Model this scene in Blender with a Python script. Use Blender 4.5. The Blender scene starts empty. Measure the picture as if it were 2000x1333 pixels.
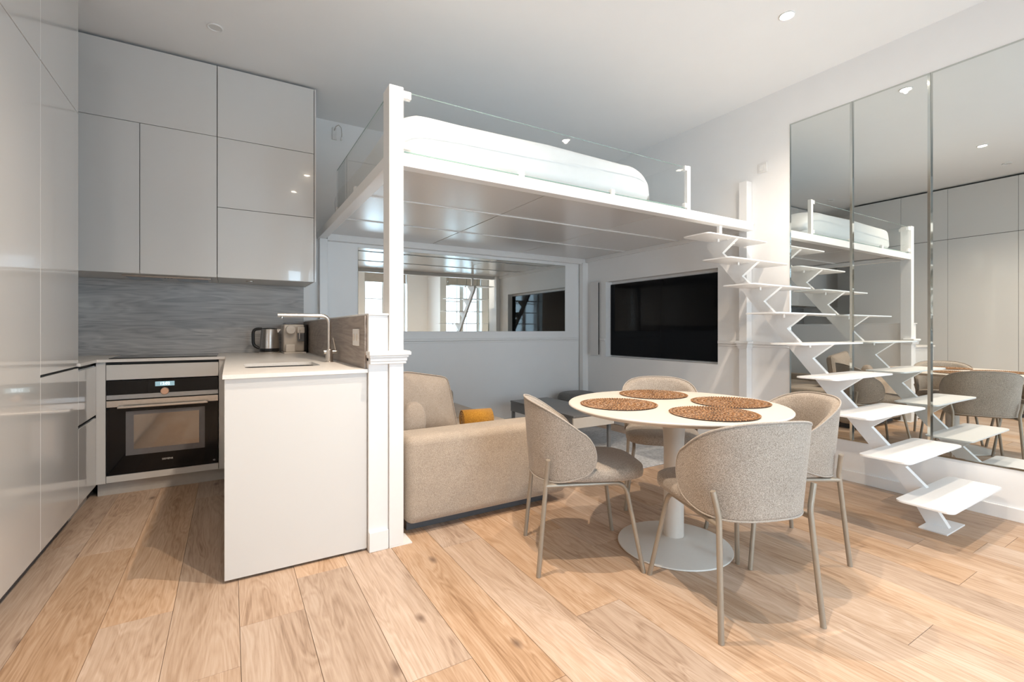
import bpy, bmesh, math, random
from mathutils import Vector, Matrix

random.seed(7)
S = bpy.context.scene
COL = S.collection
PI = math.pi

# ------------------------------------------------------------------ camera
cam_d = bpy.data.cameras.new('camera')
cam = bpy.data.objects.new('camera', cam_d)
COL.objects.link(cam)
cam.location = (0, 0, 1.12)
cam.rotation_euler = (PI / 2, 0, -math.atan(550 / 916.0))
cam_d.sensor_width = 36
cam_d.lens = 916 / 2000 * 36
cam_d.shift_y = -21.5 / 2000
cam_d.clip_start = 0.02
S.camera = cam

# ------------------------------------------------------------------ world, colour, windows' daylight
W = bpy.data.worlds.new('world')
S.world = W
W.use_nodes = True
W.node_tree.nodes['Background'].inputs[0].default_value = (0.80, 0.90, 1.0, 1)
W.node_tree.nodes['Background'].inputs[1].default_value = 2.0
S.view_settings.view_transform = 'Standard'
S.view_settings.look = 'None'
S.view_settings.gamma = 1
S.view_settings.use_curve_mapping = False
S.view_settings.exposure = 0.74
S.cycles.use_denoising = True
S.cycles.caustics_reflective = True
S.cycles.blur_glossy = 1.0
S.cycles.caustics_refractive = False
S.cycles.max_bounces = 12
S.cycles.diffuse_bounces = 7
S.cycles.glossy_bounces = 6
S.cycles.transparent_max_bounces = 12
S.cycles.sample_clamp_indirect = 8

CEIL = 3.127
XR = 3.94
YB = 4.75
YF = -0.90
XL = -1.38
WINDOWS = [(2.50, 3.45), (0.85, 1.78)]      # openings in the wall behind the camera
WIN_Z = (0.12, 2.46)
SPOTS = [(3.04, 1.66), (0.85, 1.74), (0.79, 0.87), (3.04, 0.87)]
DAY = (0.55, 0.79, 1.0)
WARM = (1.0, 0.84, 0.68)
DAY_W = 38
SPOT_W = 104
for i, (a, b) in enumerate(WINDOWS):
    ld = bpy.data.lights.new('window_daylight', 'AREA')
    ld.shape = 'RECTANGLE'
    ld.size = b - a
    ld.size_y = WIN_Z[1] - WIN_Z[0]
    ld.energy = DAY_W * (0.78, 1.15)[i]
    ld.color = DAY
    lo = bpy.data.objects.new('window_daylight', ld)
    COL.objects.link(lo)
    lo.location = ((a + b) / 2, YF - 0.42, sum(WIN_Z) / 2)
    lo.rotation_euler = (PI / 2, 0, 0)          # faces +Y, into the room

# ------------------------------------------------------------------ materials
def nodes(name):
    m = bpy.data.materials.new(name)
    m.use_nodes = True
    nt = m.node_tree
    return m, nt, nt.nodes['Principled BSDF']

def N(nt, t, **kw):
    n = nt.nodes.new(t)
    for k, v in kw.items():
        if k in n.inputs.keys():
            n.inputs[k].default_value = v
        else:
            setattr(n, k, v)
    return n

def c4(c):
    return (c[0], c[1], c[2], 1)

def plain(name, col, rough=0.5, metal=0.0, coat=0.0, var=0.03, bump=0.0, scale=40, spec=0.5):
    m, nt, b = nodes(name)
    b.inputs['Roughness'].default_value = rough
    b.inputs['Metallic'].default_value = metal
    b.inputs['Coat Weight'].default_value = coat
    b.inputs['Coat Roughness'].default_value = 0.02
    b.inputs['Specular IOR Level'].default_value = spec
    geo = N(nt, 'ShaderNodeNewGeometry')
    no = N(nt, 'ShaderNodeTexNoise', Scale=scale, Detail=3.0)
    nt.links.new(geo.outputs['Position'], no.inputs['Vector'])
    r = N(nt, 'ShaderNodeValToRGB')
    r.color_ramp.elements[0].position = 0.3
    r.color_ramp.elements[1].position = 0.7
    r.color_ramp.elements[0].color = c4([x * (1 - var) for x in col])
    r.color_ramp.elements[1].color = c4([min(1, x * (1 + var)) for x in col])
    nt.links.new(no.outputs['Fac'], r.inputs['Fac'])
    nt.links.new(r.outputs['Color'], b.inputs['Base Color'])
    if bump:
        bp = N(nt, 'ShaderNodeBump', Strength=bump, Distance=0.002)
        nt.links.new(no.outputs['Fac'], bp.inputs['Height'])
        nt.links.new(bp.outputs['Normal'], b.inputs['Normal'])
    return m

def fabric(name, c_lo, c_hi, scale=320, bump=0.5, sheen=0.2):
    m, nt, b = nodes(name)
    b.inputs['Roughness'].default_value = 0.92
    b.inputs['Specular IOR Level'].default_value = 0.15
    b.inputs['Sheen Weight'].default_value = sheen
    tc = N(nt, 'ShaderNodeTexCoord')
    n1 = N(nt, 'ShaderNodeTexNoise', Scale=scale, Detail=2.0, Roughness=0.6)
    n2 = N(nt, 'ShaderNodeTexNoise', Scale=9.0, Detail=3.0)
    vo = N(nt, 'ShaderNodeTexVoronoi', Scale=scale * 0.9)
    for n in (n1, n2, vo):
        nt.links.new(tc.outputs['Object'], n.inputs['Vector'])
    r = N(nt, 'ShaderNodeValToRGB')
    r.color_ramp.elements[0].position = 0.36
    r.color_ramp.elements[1].position = 0.64
    r.color_ramp.elements[0].color = c4(c_lo)
    r.color_ramp.elements[1].color = c4(c_hi)
    nt.links.new(n1.outputs['Fac'], r.inputs['Fac'])
    mx = N(nt, 'ShaderNodeMixRGB', blend_type='MULTIPLY')
    mx.inputs[0].default_value = 0.25
    nt.links.new(r.outputs['Color'], mx.inputs[1])
    nt.links.new(n2.outputs['Fac'], mx.inputs[2])
    nt.links.new(mx.outputs['Color'], b.inputs['Base Color'])
    bp = N(nt, 'ShaderNodeBump', Strength=bump, Distance=0.002)
    nt.links.new(vo.outputs['Distance'], bp.inputs['Height'])
    nt.links.new(bp.outputs['Normal'], b.inputs['Normal'])
    return m

def wood(name, stops, along, rough=0.5, knots=0.0, per_object=0.0, ring=8.0, fine=150.0, spec=0.35):
    """oak-like grain; along = axis index of the grain."""
    m, nt, b = nodes(name)
    L = nt.links.new
    b.inputs['Roughness'].default_value = rough
    b.inputs['Specular IOR Level'].default_value = spec
    geo = N(nt, 'ShaderNodeNewGeometry')
    oi = N(nt, 'ShaderNodeObjectInfo')
    off = N(nt, 'ShaderNodeVectorMath', operation='MULTIPLY_ADD')
    comb = N(nt, 'ShaderNodeCombineXYZ')
    for k in range(3):
        L(oi.outputs['Random'], comb.inputs[k])
    L(comb.outputs[0], off.inputs[0])
    off.inputs[1].default_value = (37.0, 53.0, 29.0) if per_object else (0, 0, 0)
    L(geo.outputs['Position'], off.inputs[2])
    sc = [1.0, 1.0, 1.0]
    sc[along] = 0.13
    mp = N(nt, 'ShaderNodeMapping')
    mp.inputs['Scale'].default_value = sc
    L(off.outputs[0], mp.inputs['Vector'])
    # broad figure
    big = N(nt, 'ShaderNodeTexNoise', Scale=ring, Detail=3.0, Roughness=0.55, Distortion=0.6)
    L(mp.outputs[0], big.inputs['Vector'])
    # growth rings: repeated bands of the broad figure
    mul = N(nt, 'ShaderNodeMath', operation='MULTIPLY')
    mul.inputs[1].default_value = 13.0
    L(big.outputs['Fac'], mul.inputs[0])
    fr = N(nt, 'ShaderNodeMath', operation='PINGPONG')
    fr.inputs[1].default_value = 0.5
    L(mul.outputs[0], fr.inputs[0])
    fin = N(nt, 'ShaderNodeTexNoise', Scale=fine, Detail=4.0, Roughness=0.7)
    sc2 = [1.0, 1.0, 1.0]
    sc2[along] = 0.035
    mp2 = N(nt, 'ShaderNodeMapping')
    mp2.inputs['Scale'].default_value = sc2
    L(off.outputs[0], mp2.inputs['Vector'])
    L(mp2.outputs[0], fin.inputs['Vector'])
    a1 = N(nt, 'ShaderNodeMath', operation='MULTIPLY'); a1.inputs[1].default_value = 0.34
    L(fr.outputs[0], a1.inputs[0])
    a2 = N(nt, 'ShaderNodeMath', operation='MULTIPLY_ADD'); a2.inputs[1].default_value = 0.55
    L(fin.outputs['Fac'], a2.inputs[0]); L(a1.outputs[0], a2.inputs[2])
    a3 = N(nt, 'ShaderNodeMath', operation='MULTIPLY_ADD'); a3.inputs[1].default_value = 0.60
    L(big.outputs['Fac'], a3.inputs[0]); L(a2.outputs[0], a3.inputs[2])
    r = N(nt, 'ShaderNodeValToRGB')
    els = r.color_ramp.elements
    els[0].position = 0.38; els[0].color = c4(stops[0])
    els[1].position = 0.92; els[1].color = c4(stops[-1])
    for i, s in enumerate(stops[1:-1]):
        e = els.new(0.38 + 0.54 * (i + 1) / (len(stops) - 1)); e.color = c4(s)
    L(a3.outputs[0], r.inputs['Fac'])
    out = r.outputs['Color']
    if per_object:
        hsv = N(nt, 'ShaderNodeHueSaturation')
        mr = N(nt, 'ShaderNodeMapRange')
        mr.inputs['To Min'].default_value = 1 - per_object
        mr.inputs['To Max'].default_value = 1 + per_object * 0.8
        L(oi.outputs['Random'], mr.inputs['Value'])
        L(mr.outputs[0], hsv.inputs['Value'])
        m3 = N(nt, 'ShaderNodeMath', operation='MULTIPLY'); m3.inputs[1].default_value = 7.31
        L(oi.outputs['Random'], m3.inputs[0])
        m4 = N(nt, 'ShaderNodeMath', operation='FRACT'); L(m3.outputs[0], m4.inputs[0])
        mr2 = N(nt, 'ShaderNodeMapRange')
        mr2.inputs['To Min'].default_value = 0.82
        mr2.inputs['To Max'].default_value = 1.14
        L(m4.outputs[0], mr2.inputs['Value'])
        L(mr2.outputs[0], hsv.inputs['Saturation'])
        L(out, hsv.inputs['Color'])
        out = hsv.outputs['Color']
    if knots:
        sk = [4.3, 4.3, 4.3]; sk[along] = 2.1
        mk = N(nt, 'ShaderNodeMapping'); mk.inputs['Scale'].default_value = sk
        L(off.outputs[0], mk.inputs['Vector'])
        nz = N(nt, 'ShaderNodeTexNoise', Scale=3.0, Detail=2.0)
        L(mk.outputs[0], nz.inputs['Vector'])
        add = N(nt, 'ShaderNodeVectorMath', operation='MULTIPLY_ADD')
        add.inputs[1].default_value = (0.12, 0.12, 0.12)
        L(nz.outputs['Color'], add.inputs[0]); L(mk.outputs[0], add.inputs[2])
        vo = N(nt, 'ShaderNodeTexVoronoi', Scale=1.0)
        vo.voronoi_dimensions = '2D'
        L(add.outputs[0], vo.inputs['Vector'])
        kr = N(nt, 'ShaderNodeMapRange')
        kr.inputs['From Min'].default_value = 0.015
        kr.inputs['From Max'].default_value = 0.10
        kr.inputs['To Min'].default_value = 0.85
        kr.inputs['To Max'].default_value = 0.0
        L(vo.outputs['Distance'], kr.inputs['Value'])
        # only some cells carry a knot
        sp = N(nt, 'ShaderNodeSeparateColor'); L(vo.outputs['Color'], sp.inputs[0])
        gt = N(nt, 'ShaderNodeMath', operation='LESS_THAN'); gt.inputs[1].default_value = knots
        L(sp.outputs[0], gt.inputs[0])
        km = N(nt, 'ShaderNodeMath', operation='MULTIPLY'); L(kr.outputs[0], km.inputs[0]); L(gt.outputs[0], km.inputs[1])
        mx = N(nt, 'ShaderNodeMixRGB')
        L(km.outputs[0], mx.inputs[0]); L(out, mx.inputs[1])
        mx.inputs[2].default_value = (0.16, 0.10, 0.07, 1)
        out = mx.outputs['Color']
    L(out, b.inputs['Base Color'])
    bp = N(nt, 'ShaderNodeBump', Strength=0.12, Distance=0.001)
    L(a2.outputs[0], bp.inputs['Height'])
    L(bp.outputs['Normal'], b.inputs['Normal'])
    return m

def glass(name, tint, rough=0.0):
    """thin architectural sheet: tinted clear transmission plus Fresnel reflection"""
    m = bpy.data.materials.new(name); m.use_nodes = True
    nt = m.node_tree; nt.nodes.clear()
    o = N(nt, 'ShaderNodeOutputMaterial')
    mx = N(nt, 'ShaderNodeMixShader')
    tr = N(nt, 'ShaderNodeBsdfTransparent'); tr.inputs[0].default_value = c4(tint)
    gl = N(nt, 'ShaderNodeBsdfGlossy'); gl.inputs['Roughness'].default_value = rough
    # Schlick reflectance from the viewing angle, the same from both faces of the sheet
    geo = N(nt, 'ShaderNodeNewGeometry')
    dt = N(nt, 'ShaderNodeVectorMath', operation='DOT_PRODUCT')
    nt.links.new(geo.outputs['Incoming'], dt.inputs[0]); nt.links.new(geo.outputs['Normal'], dt.inputs[1])
    ab = N(nt, 'ShaderNodeMath', operation='ABSOLUTE'); nt.links.new(dt.outputs['Value'], ab.inputs[0])
    om = N(nt, 'ShaderNodeMath', operation='SUBTRACT'); om.inputs[0].default_value = 1.0; nt.links.new(ab.outputs[0], om.inputs[1])
    pw = N(nt, 'ShaderNodeMath', operation='POWER'); pw.inputs[1].default_value = 5.0; nt.links.new(om.outputs[0], pw.inputs[0])
    fr = N(nt, 'ShaderNodeMath', operation='MULTIPLY_ADD'); fr.inputs[1].default_value = 0.94; fr.inputs[2].default_value = 0.045
    nt.links.new(pw.outputs[0], fr.inputs[0])
    nt.links.new(fr.outputs[0], mx.inputs[0])
    nt.links.new(tr.outputs[0], mx.inputs[1]); nt.links.new(gl.outputs[0], mx.inputs[2])
    nt.links.new(mx.outputs[0], o.inputs[0])
    return m

def emit(name, col, strength):
    m, nt, b = nodes(name)
    b.inputs['Base Color'].default_value = c4(col)
    b.inputs['Emission Color'].default_value = c4(col)
    b.inputs['Emission Strength'].default_value = strength
    return m

M = {}
M['wall'] = plain('wall_paint', (0.85, 0.85, 0.845), 0.55, var=0.008, scale=6)
M['ceiling'] = plain('ceiling_paint', (0.87, 0.87, 0.865), 0.7, var=0.006, scale=5)
M['trim'] = plain('trim_paint', (0.82, 0.815, 0.805), 0.35, var=0.006)
M['steelwhite'] = plain('white_powder_coat', (0.82, 0.815, 0.805), 0.35, var=0.006)
M['lacquer'] = plain('greige_gloss_lacquer', (0.66, 0.65, 0.63), 0.12, coat=0.6, var=0.006, scale=3)
M['matt'] = plain('greige_matt_lacquer', (0.66, 0.65, 0.63), 0.45, var=0.006, scale=3)
M['carcass'] = plain('gap_shade_carcass', (0.05, 0.05, 0.05), 0.7)  # dark so gaps between doors look dark: their shade is in the colour
M['plinth'] = plain('dark_plinth', (0.09, 0.09, 0.095), 0.5)
M['kick'] = plain('greige_kickboard', (0.52, 0.50, 0.47), 0.4)
M['stone'] = plain('white_stone_worktop', (0.79, 0.755, 0.71), 0.35, var=0.03, scale=120)
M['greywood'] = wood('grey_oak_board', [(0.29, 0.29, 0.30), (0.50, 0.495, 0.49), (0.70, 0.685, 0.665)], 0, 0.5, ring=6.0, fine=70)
M['greywood_y'] = wood('grey_oak_board_warmlit', [(0.18, 0.15, 0.13), (0.31, 0.265, 0.235), (0.43, 0.375, 0.33)], 1, 0.5, ring=6.0, fine=70)  # same board as the backsplash; brown of the warm light put into its colour
M['oak'] = wood('oiled_oak', [(0.25, 0.145, 0.085), (0.43, 0.285, 0.185), (0.53, 0.375, 0.265), (0.605, 0.465, 0.355)], 1, 0.42, knots=0.16, per_object=0.10)
M['subfloor'] = plain('dark_joint', (0.10, 0.06, 0.035), 0.9)
M['blackglass'] = plain('black_glass', (0.006, 0.006, 0.007), 0.03, var=0, spec=0.3)
M['tvglass'] = plain('television_screen', (0.004, 0.004, 0.005), 0.04, var=0, spec=0.12)
M['ovenwin'] = plain('oven_window', (0.30, 0.28, 0.26), 0.06, metal=0.75, var=0.02)
M['steel'] = plain('brushed_steel', (0.62, 0.58, 0.54), 0.28, metal=1.0, var=0.04, scale=90)
M['darksteel'] = plain('cool_steel', (0.42, 0.45, 0.48), 0.3, metal=1.0, var=0.04)
M['copper'] = plain('copper_knob', (0.75, 0.50, 0.38), 0.3, metal=0.8)
M['blackplastic'] = plain('black_plastic', (0.014, 0.014, 0.015), 0.35)
M['cream'] = plain('cream_plastic', (0.66, 0.60, 0.53), 0.35)
M['creamlight'] = plain('pale_cream_plastic', (0.74, 0.68, 0.61), 0.35)
M['smoke'] = plain('smoked_plastic', (0.16, 0.16, 0.17), 0.1)
M['mirror'] = plain('mirror_silver', (0.74, 0.77, 0.76), 0.0, metal=1.0, var=0)
M['mirroredge'] = plain('mirror_bevel', (0.52, 0.55, 0.53), 0.06, metal=1.0, var=0)
M['glass'] = glass('clear_guard_glass', (0.982, 0.993, 0.993))
M['glassedge'] = plain('green_glass_edge', (0.22, 0.36, 0.33), 0.1, var=0.05)
M['pane'] = glass('window_pane', (0.97, 0.98, 0.98))
M['loftpanel'] = plain('satin_grey_panel', (0.70, 0.685, 0.67), 0.22, coat=0.0, var=0.006, spec=0.7)
M['tweed'] = fabric('greige_tweed', (0.27, 0.225, 0.18), (0.53, 0.455, 0.385), 300, 0.5)
M['piping'] = fabric('greige_piping', (0.36, 0.31, 0.26), (0.50, 0.435, 0.375), 300, 0.2)
M['sofa'] = fabric('sand_weave', (0.38, 0.31, 0.245), (0.58, 0.49, 0.40), 300, 0.35)
M['cushion'] = fabric('taupe_linen', (0.33, 0.27, 0.215), (0.47, 0.395, 0.33), 280, 0.3)
M['linen'] = plain('white_bed_linen', (0.78, 0.80, 0.81), 0.85, var=0.02, scale=12, bump=0.2)
M['mustard'] = fabric('mustard_wool', (0.42, 0.19, 0.02), (0.62, 0.31, 0.05), 200, 0.5)
M['pouf'] = fabric('charcoal_wool', (0.12, 0.12, 0.12), (0.21, 0.205, 0.20), 240, 0.4)
M['chairleg'] = plain('taupe_metal', (0.33, 0.28, 0.22), 0.35, metal=0.25, var=0.03)
M['tabletop'] = plain('cream_tabletop', (0.64, 0.575, 0.51), 0.42, var=0.01)
M['tablebase'] = plain('cream_table_base', (0.64, 0.60, 0.545), 0.38, var=0.01)
M['rattan'] = plain('rattan', (0.19, 0.082, 0.026), 0.5, var=0.25, scale=25)
M['rattan2'] = plain('pale_rattan', (0.29, 0.15, 0.062), 0.45, var=0.22, scale=25)
M['ratdark'] = plain('rattan_gap', (0.03, 0.016, 0.01), 0.7)
M['ctdark'] = plain('slate_grey_lacquer', (0.165, 0.165, 0.165), 0.35, var=0.02)
M['ctsunlit'] = plain('sunlit_slate_lacquer', (0.55, 0.50, 0.44), 0.35, var=0.02)  # same finish as the slate grey, with sunlight put into the colour
M['rug'] = fabric('faded_rug', (0.38, 0.38, 0.385), (0.56, 0.56, 0.565), 45, 0.4)
M['blind'] = fabric('beige_blind', (0.60, 0.55, 0.49), (0.68, 0.63, 0.57), 300, 0.1)
M['whiteplastic'] = plain('white_plastic', (0.80, 0.79, 0.77), 0.3)
M['display'] = emit('lit_display', (0.25, 0.40, 0.46), 0.45)
M['digits'] = emit('lit_digits', (0.85, 0.95, 1.0), 1.6)
M['print'] = plain('silver_print', (0.75, 0.74, 0.72), 0.4)
M['lamp'] = emit('lit_lens', (1.0, 0.86, 0.68), 60.0)
M['lens_off'] = plain('unlit_lens', (0.70, 0.70, 0.69), 0.2)

# ------------------------------------------------------------------ mesh helpers
def obj(name, bm, mat, parent=None, smooth=False, recalc=True):
    if recalc:
        bmesh.ops.recalc_face_normals(bm, faces=bm.faces[:])
    me = bpy.data.meshes.new(name)
    bm.to_mesh(me)
    bm.free()
    if mat is not None:
        for mm in (mat if isinstance(mat, (list, tuple)) else [mat]):
            me.materials.append(M[mm])
    if smooth:
        for p in me.polygons:
            p.use_smooth = True
    o = bpy.data.objects.new(name, me)
    COL.objects.link(o)
    if parent:
        o.parent = parent
    return o

def smooth_by_angle(o, deg=35):
    me = o.data
    for p in me.polygons:
        p.use_smooth = True
    bm = bmesh.new(); bm.from_mesh(me)
    for e in bm.edges:
        if len(e.link_faces) == 2 and e.calc_face_angle(0) > math.radians(deg):
            e.smooth = False
    bm.to_mesh(me); bm.free()
    return o

def thing(name, label, cat, loc=(0, 0, 0), rz=0.0, group=None):
    o = bpy.data.objects.new(name, None)
    o.empty_display_size = 0.1
    COL.objects.link(o)
    o.location = loc
    o.rotation_euler = (0, 0, rz)
    o['label'] = label; o['category'] = cat
    if group: o['group'] = group
    return o

def tag(o, label, cat, group=None):
    o['label'] = label; o['category'] = cat
    if group: o['group'] = group
    return o

def struct(o, label=None):
    o['kind'] = 'structure'
    if label: o['label'] = label
    return o

def structroot(name, loc=(0, 0, 0)):
    o = bpy.data.objects.new(name, None)
    COL.objects.link(o); o.location = loc
    o['kind'] = 'structure'
    return o

def B(*boxes, bevel=0.0, seg=2):
    """boxes as (x0,x1,y0,y1,z0,z1) into one bmesh"""
    bm = bmesh.new()
    for b in boxes:
        addbox(bm, *b, bevel=bevel, seg=seg)
    return bm

def addbox(bm, x0, x1, y0, y1, z0, z1, bevel=0.0, seg=2):
    t = bmesh.new()
    v = [t.verts.new((x, y, z)) for x in (x0, x1) for y in (y0, y1) for z in (z0, z1)]
    for f in ((0, 1, 3, 2), (4, 6, 7, 5), (0, 4, 5, 1), (2, 3, 7, 6), (0, 2, 6, 4), (1, 5, 7, 3)):
        t.faces.new([v[i] for i in f])
    bmesh.ops.recalc_face_normals(t, faces=t.faces[:])
    if bevel:
        bmesh.ops.bevel(t, geom=t.edges[:], offset=bevel, segments=seg, profile=0.5, affect='EDGES', clamp_overlap=True)
    merge(bm, t)

def merge(bm, t):
    me = bpy.data.meshes.new('tmp')
    t.to_mesh(me); t.free()
    bm.from_mesh(me)
    bpy.data.meshes.remove(me)

def tube(bm, pts, r, seg=10, caps=True):
    pts = [Vector(p) for p in pts]
    rs = r if isinstance(r, (list, tuple)) else [r] * len(pts)
    rings = []
    up = None
    for i, p in enumerate(pts):
        if i == 0: d = pts[1] - p
        elif i == len(pts) - 1: d = p - pts[i - 1]
        else: d = (pts[i + 1] - p).normalized() + (p - pts[i - 1]).normalized()
        d.normalize()
        if up is None:
            up = Vector((0, 0, 1)) if abs(d.z) < 0.9 else Vector((1, 0, 0))
        a = d.cross(up)
        if a.length < 1e-6:
            up = Vector((0, 1, 0)); a = d.cross(up)
        a.normalize()
        b = a.cross(d).normalized()
        up = b
        rings.append([bm.verts.new(p + (a * math.cos(2 * PI * k / seg) + b * math.sin(2 * PI * k / seg)) * rs[i]) for k in range(seg)])
    for i in range(len(rings) - 1):
        for k in range(seg):
            bm.faces.new((rings[i][k], rings[i][(k + 1) % seg], rings[i + 1][(k + 1) % seg], rings[i + 1][k]))
    if caps:
        bm.faces.new(rings[0][::-1]); bm.faces.new(rings[-1])

def bend(p0, p1, p2, rad, n=5):
    """round the corner p1 of a polyline"""
    p0, p1, p2 = Vector(p0), Vector(p1), Vector(p2)
    a = p1 + (p0 - p1).normalized() * rad
    c = p1 + (p2 - p1).normalized() * rad
    return [tuple((1 - t) ** 2 * a + 2 * t * (1 - t) * p1 + t * t * c) for t in [k / n for k in range(n + 1)]]

def lathe(bm, prof, seg=32, c=(0, 0, 0)):
    rings = []
    for r, z in prof:
        if r < 1e-5:
            rings.append([bm.verts.new((c[0], c[1], c[2] + z))])
        else:
            rings.append([bm.verts.new((c[0] + r * math.cos(2 * PI * k / seg), c[1] + r * math.sin(2 * PI * k / seg), c[2] + z)) for k in range(seg)])
    for i in range(len(rings) - 1):
        A, C = rings[i], rings[i + 1]
        for k in range(seg):
            k2 = (k + 1) % seg
            if len(A) == 1 and len(C) == 1: continue
            if len(A) == 1: bm.faces.new((A[0], C[k], C[k2]))
            elif len(C) == 1: bm.faces.new((A[k], A[k2], C[0]))
            else: bm.faces.new((A[k], A[k2], C[k2], C[k]))

def sgn(v, e):
    return math.copysign(abs(v) ** e, v)

def superq(bm, c, s, e1=0.5, e2=0.5, nu=28, nv=14, fn=None):
    """superquadric solid; e<1 boxy, 1 round"""
    rows = []
    for j in range(nv + 1):
        ph = -PI / 2 + PI * j / nv
        row = []
        for i in range(nu):
            th = 2 * PI * i / nu
            x = sgn(math.cos(ph), e1) * sgn(math.cos(th), e2)
            y = sgn(math.cos(ph), e1) * sgn(math.sin(th), e2)
            z = sgn(math.sin(ph), e1)
            p = Vector((x * s[0], y * s[1], z * s[2]))
            if fn: p = fn(p, x, y, z)
            row.append(p)
        rows.append(row)
    vr = []
    for j, row in enumerate(rows):
        if j in (0, nv):
            q = sum(row, Vector()) / len(row)
            vr.append([bm.verts.new(Vector(c) + q)])
        else:
            vr.append([bm.verts.new(Vector(c) + q) for q in row])
    for j in range(nv):
        A, C = vr[j], vr[j + 1]
        for k in range(nu):
            k2 = (k + 1) % nu
            if len(A) == 1: bm.faces.new((A[0], C[k2], C[k]))
            elif len(C) == 1: bm.faces.new((A[k], A[k2], C[0]))
            else: bm.faces.new((A[k], A[k2], C[k2], C[k]))

def rrect(x0, x1, y0, y1, r, n=5):
    out = []
    for cx, cy, a in ((x1 - r, y1 - r, 0), (x0 + r, y1 - r, PI / 2), (x0 + r, y0 + r, PI), (x1 - r, y0 + r, 1.5 * PI)):
        for k in range(n + 1):
            t = a + PI / 2 * k / n
            out.append((cx + r * math.cos(t), cy + r * math.sin(t)))
    return out

def slab(bm, outline, z0, z1, holes=()):
    """extruded flat outline (list of xy) with optional holes"""
    t = bmesh.new()
    loops = [outline] + list(holes)
    edges = []
    for lp in loops:
        vs = [t.verts.new((x, y, z0)) for x, y in lp]
        for i in range(len(vs)):
            edges.append(t.edges.new((vs[i], vs[(i + 1) % len(vs)])))
    if holes:
        bmesh.ops.triangle_fill(t, use_beauty=True, edges=edges)
    else:
        t.faces.new(list(t.verts))
    g = bmesh.ops.extrude_face_region(t, geom=t.faces[:])
    for v in g['geom']:
        if isinstance(v, bmesh.types.BMVert):
            v.co.z = z1
    bmesh.ops.recalc_face_normals(t, faces=t.faces[:])
    merge(bm, t)

def plate(bm, outline, axis, a, b):
    """outline in the plane perpendicular to axis, extruded from a to b"""
    t = bmesh.new()
    def P(u, v, w):
        return {0: (w, u, v), 1: (u, w, v), 2: (u, v, w)}[axis]
    lo = [t.verts.new(P(u, v, a)) for u, v in outline]
    hi = [t.verts.new(P(u, v, b)) for u, v in outline]
    t.faces.new(lo); t.faces.new(hi[::-1])
    n = len(outline)
    for i in range(n):
        t.faces.new((lo[i], hi[i], hi[(i + 1) % n], lo[(i + 1) % n]))
    bmesh.ops.recalc_face_normals(t, faces=t.faces[:])
    bmesh.ops.triangulate(t, faces=[f for f in t.faces if len(f.verts) > 4])
    merge(bm, t)

def text(name, body, size, mat, parent, loc, rot, depth=0.0004):
    cu = bpy.data.curves.new(name, 'FONT')
    cu.body = body; cu.size = size; cu.extrude = depth
    cu.align_x = 'CENTER'; cu.align_y = 'CENTER'
    tmp = bpy.data.objects.new(name, cu)
    me = bpy.data.meshes.new_from_object(tmp)
    bpy.data.objects.remove(tmp); bpy.data.curves.remove(cu)
    me.materials.clear(); me.materials.append(M[mat])
    o = bpy.data.objects.new(name, me); COL.objects.link(o)
    o.parent = parent; o.location = loc; o.rotation_euler = rot
    return o

def copytree(o, parent=None):
    c = o.copy(); COL.objects.link(c); c.parent = parent
    for ch in list(o.children):
        copytree(ch, c)
    return c

# ================================================================== SETTING
# ---- floor: sub-floor and planks
fl = struct(obj('floor', B((XL, XR, YF - 0.3, YB, -0.06, -0.012)), 'subfloor'), 'wide oiled oak plank floor')
PW = 0.226
fixed = {}
for px, py in ((-0.31, 2.30), (0.60, 1.443), (1.27, 1.442), (1.0, 2.25), (2.18, 0.704), (2.81, 0.754), (3.55, 0.765), (-0.11, 3.74), (0.26, 2.31)):
    fixed.setdefault(math.floor((px - 0.030) / PW), []).append(py)
k0 = math.floor((XL - 0.030) / PW)
k1 = math.floor((XR - 0.030) / PW)
rp = random.Random(3)
for k in range(k0, k1 + 1):
    xa = max(XL, 0.030 + PW * k); xb = min(XR, 0.030 + PW * (k + 1))
    if xb - xa < 0.01: continue
    js = sorted(fixed.get(k, []))
    if not js: js = [rp.uniform(0.2, 2.2)]
    lo = js[0]
    while lo > YF:
        lo -= rp.uniform(1.7, 2.2); js.append(lo)
    hi = max(js)
    while hi < YB:
        hi += rp.uniform(1.8, 2.3); js.append(hi)
    js = sorted(js)
    for a, b in zip(js[:-1], js[1:]):
        a = max(a, YF - 0.28); b = min(b, YB)
        if b - a < 0.05: continue
        g = 0.0007
        obj('plank', B((xa + g, xb - g, a + g, b - g, -0.012, 0.0), bevel=0.0007, seg=1), 'oak', fl)

# ---- walls
struct(obj('wall_back', B((XL - 0.1, XR + 0.25, YB, YB + 0.12, -0.06, CEIL)), 'wall'), 'white painted back wall')
struct(obj('wall_left', B((XL - 0.12, XL, YF - 0.3, YB, -0.06, CEIL)), 'wall'), 'white wall behind the tall cupboards')
struct(obj('ceiling', B((XL - 0.1, XR + 0.25, YF - 0.3, YB + 0.1, CEIL, CEIL + 0.1)), 'ceiling'), 'white flat ceiling')
# right wall with the television niche
NY0, NY1, NZ0, NZ1, ND = 2.792, 4.333, 0.795, 1.708, 0.10
bm = bmesh.new()
addbox(bm, XR, XR + ND, YF - 0.3, NY0, -0.06, CEIL)
addbox(bm, XR, XR + ND, NY1, YB, -0.06, CEIL)
addbox(bm, XR, XR + ND, NY0, NY1, -0.06, NZ0)
addbox(bm, XR, XR + ND, NY0, NY1, NZ1, CEIL)
addbox(bm, XR + ND, XR + ND + 0.1, YF - 0.3, YB, -0.06, CEIL)
struct(obj('wall_right', bm, 'wall'), 'white wall carrying the television niche and the mirrors')
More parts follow.
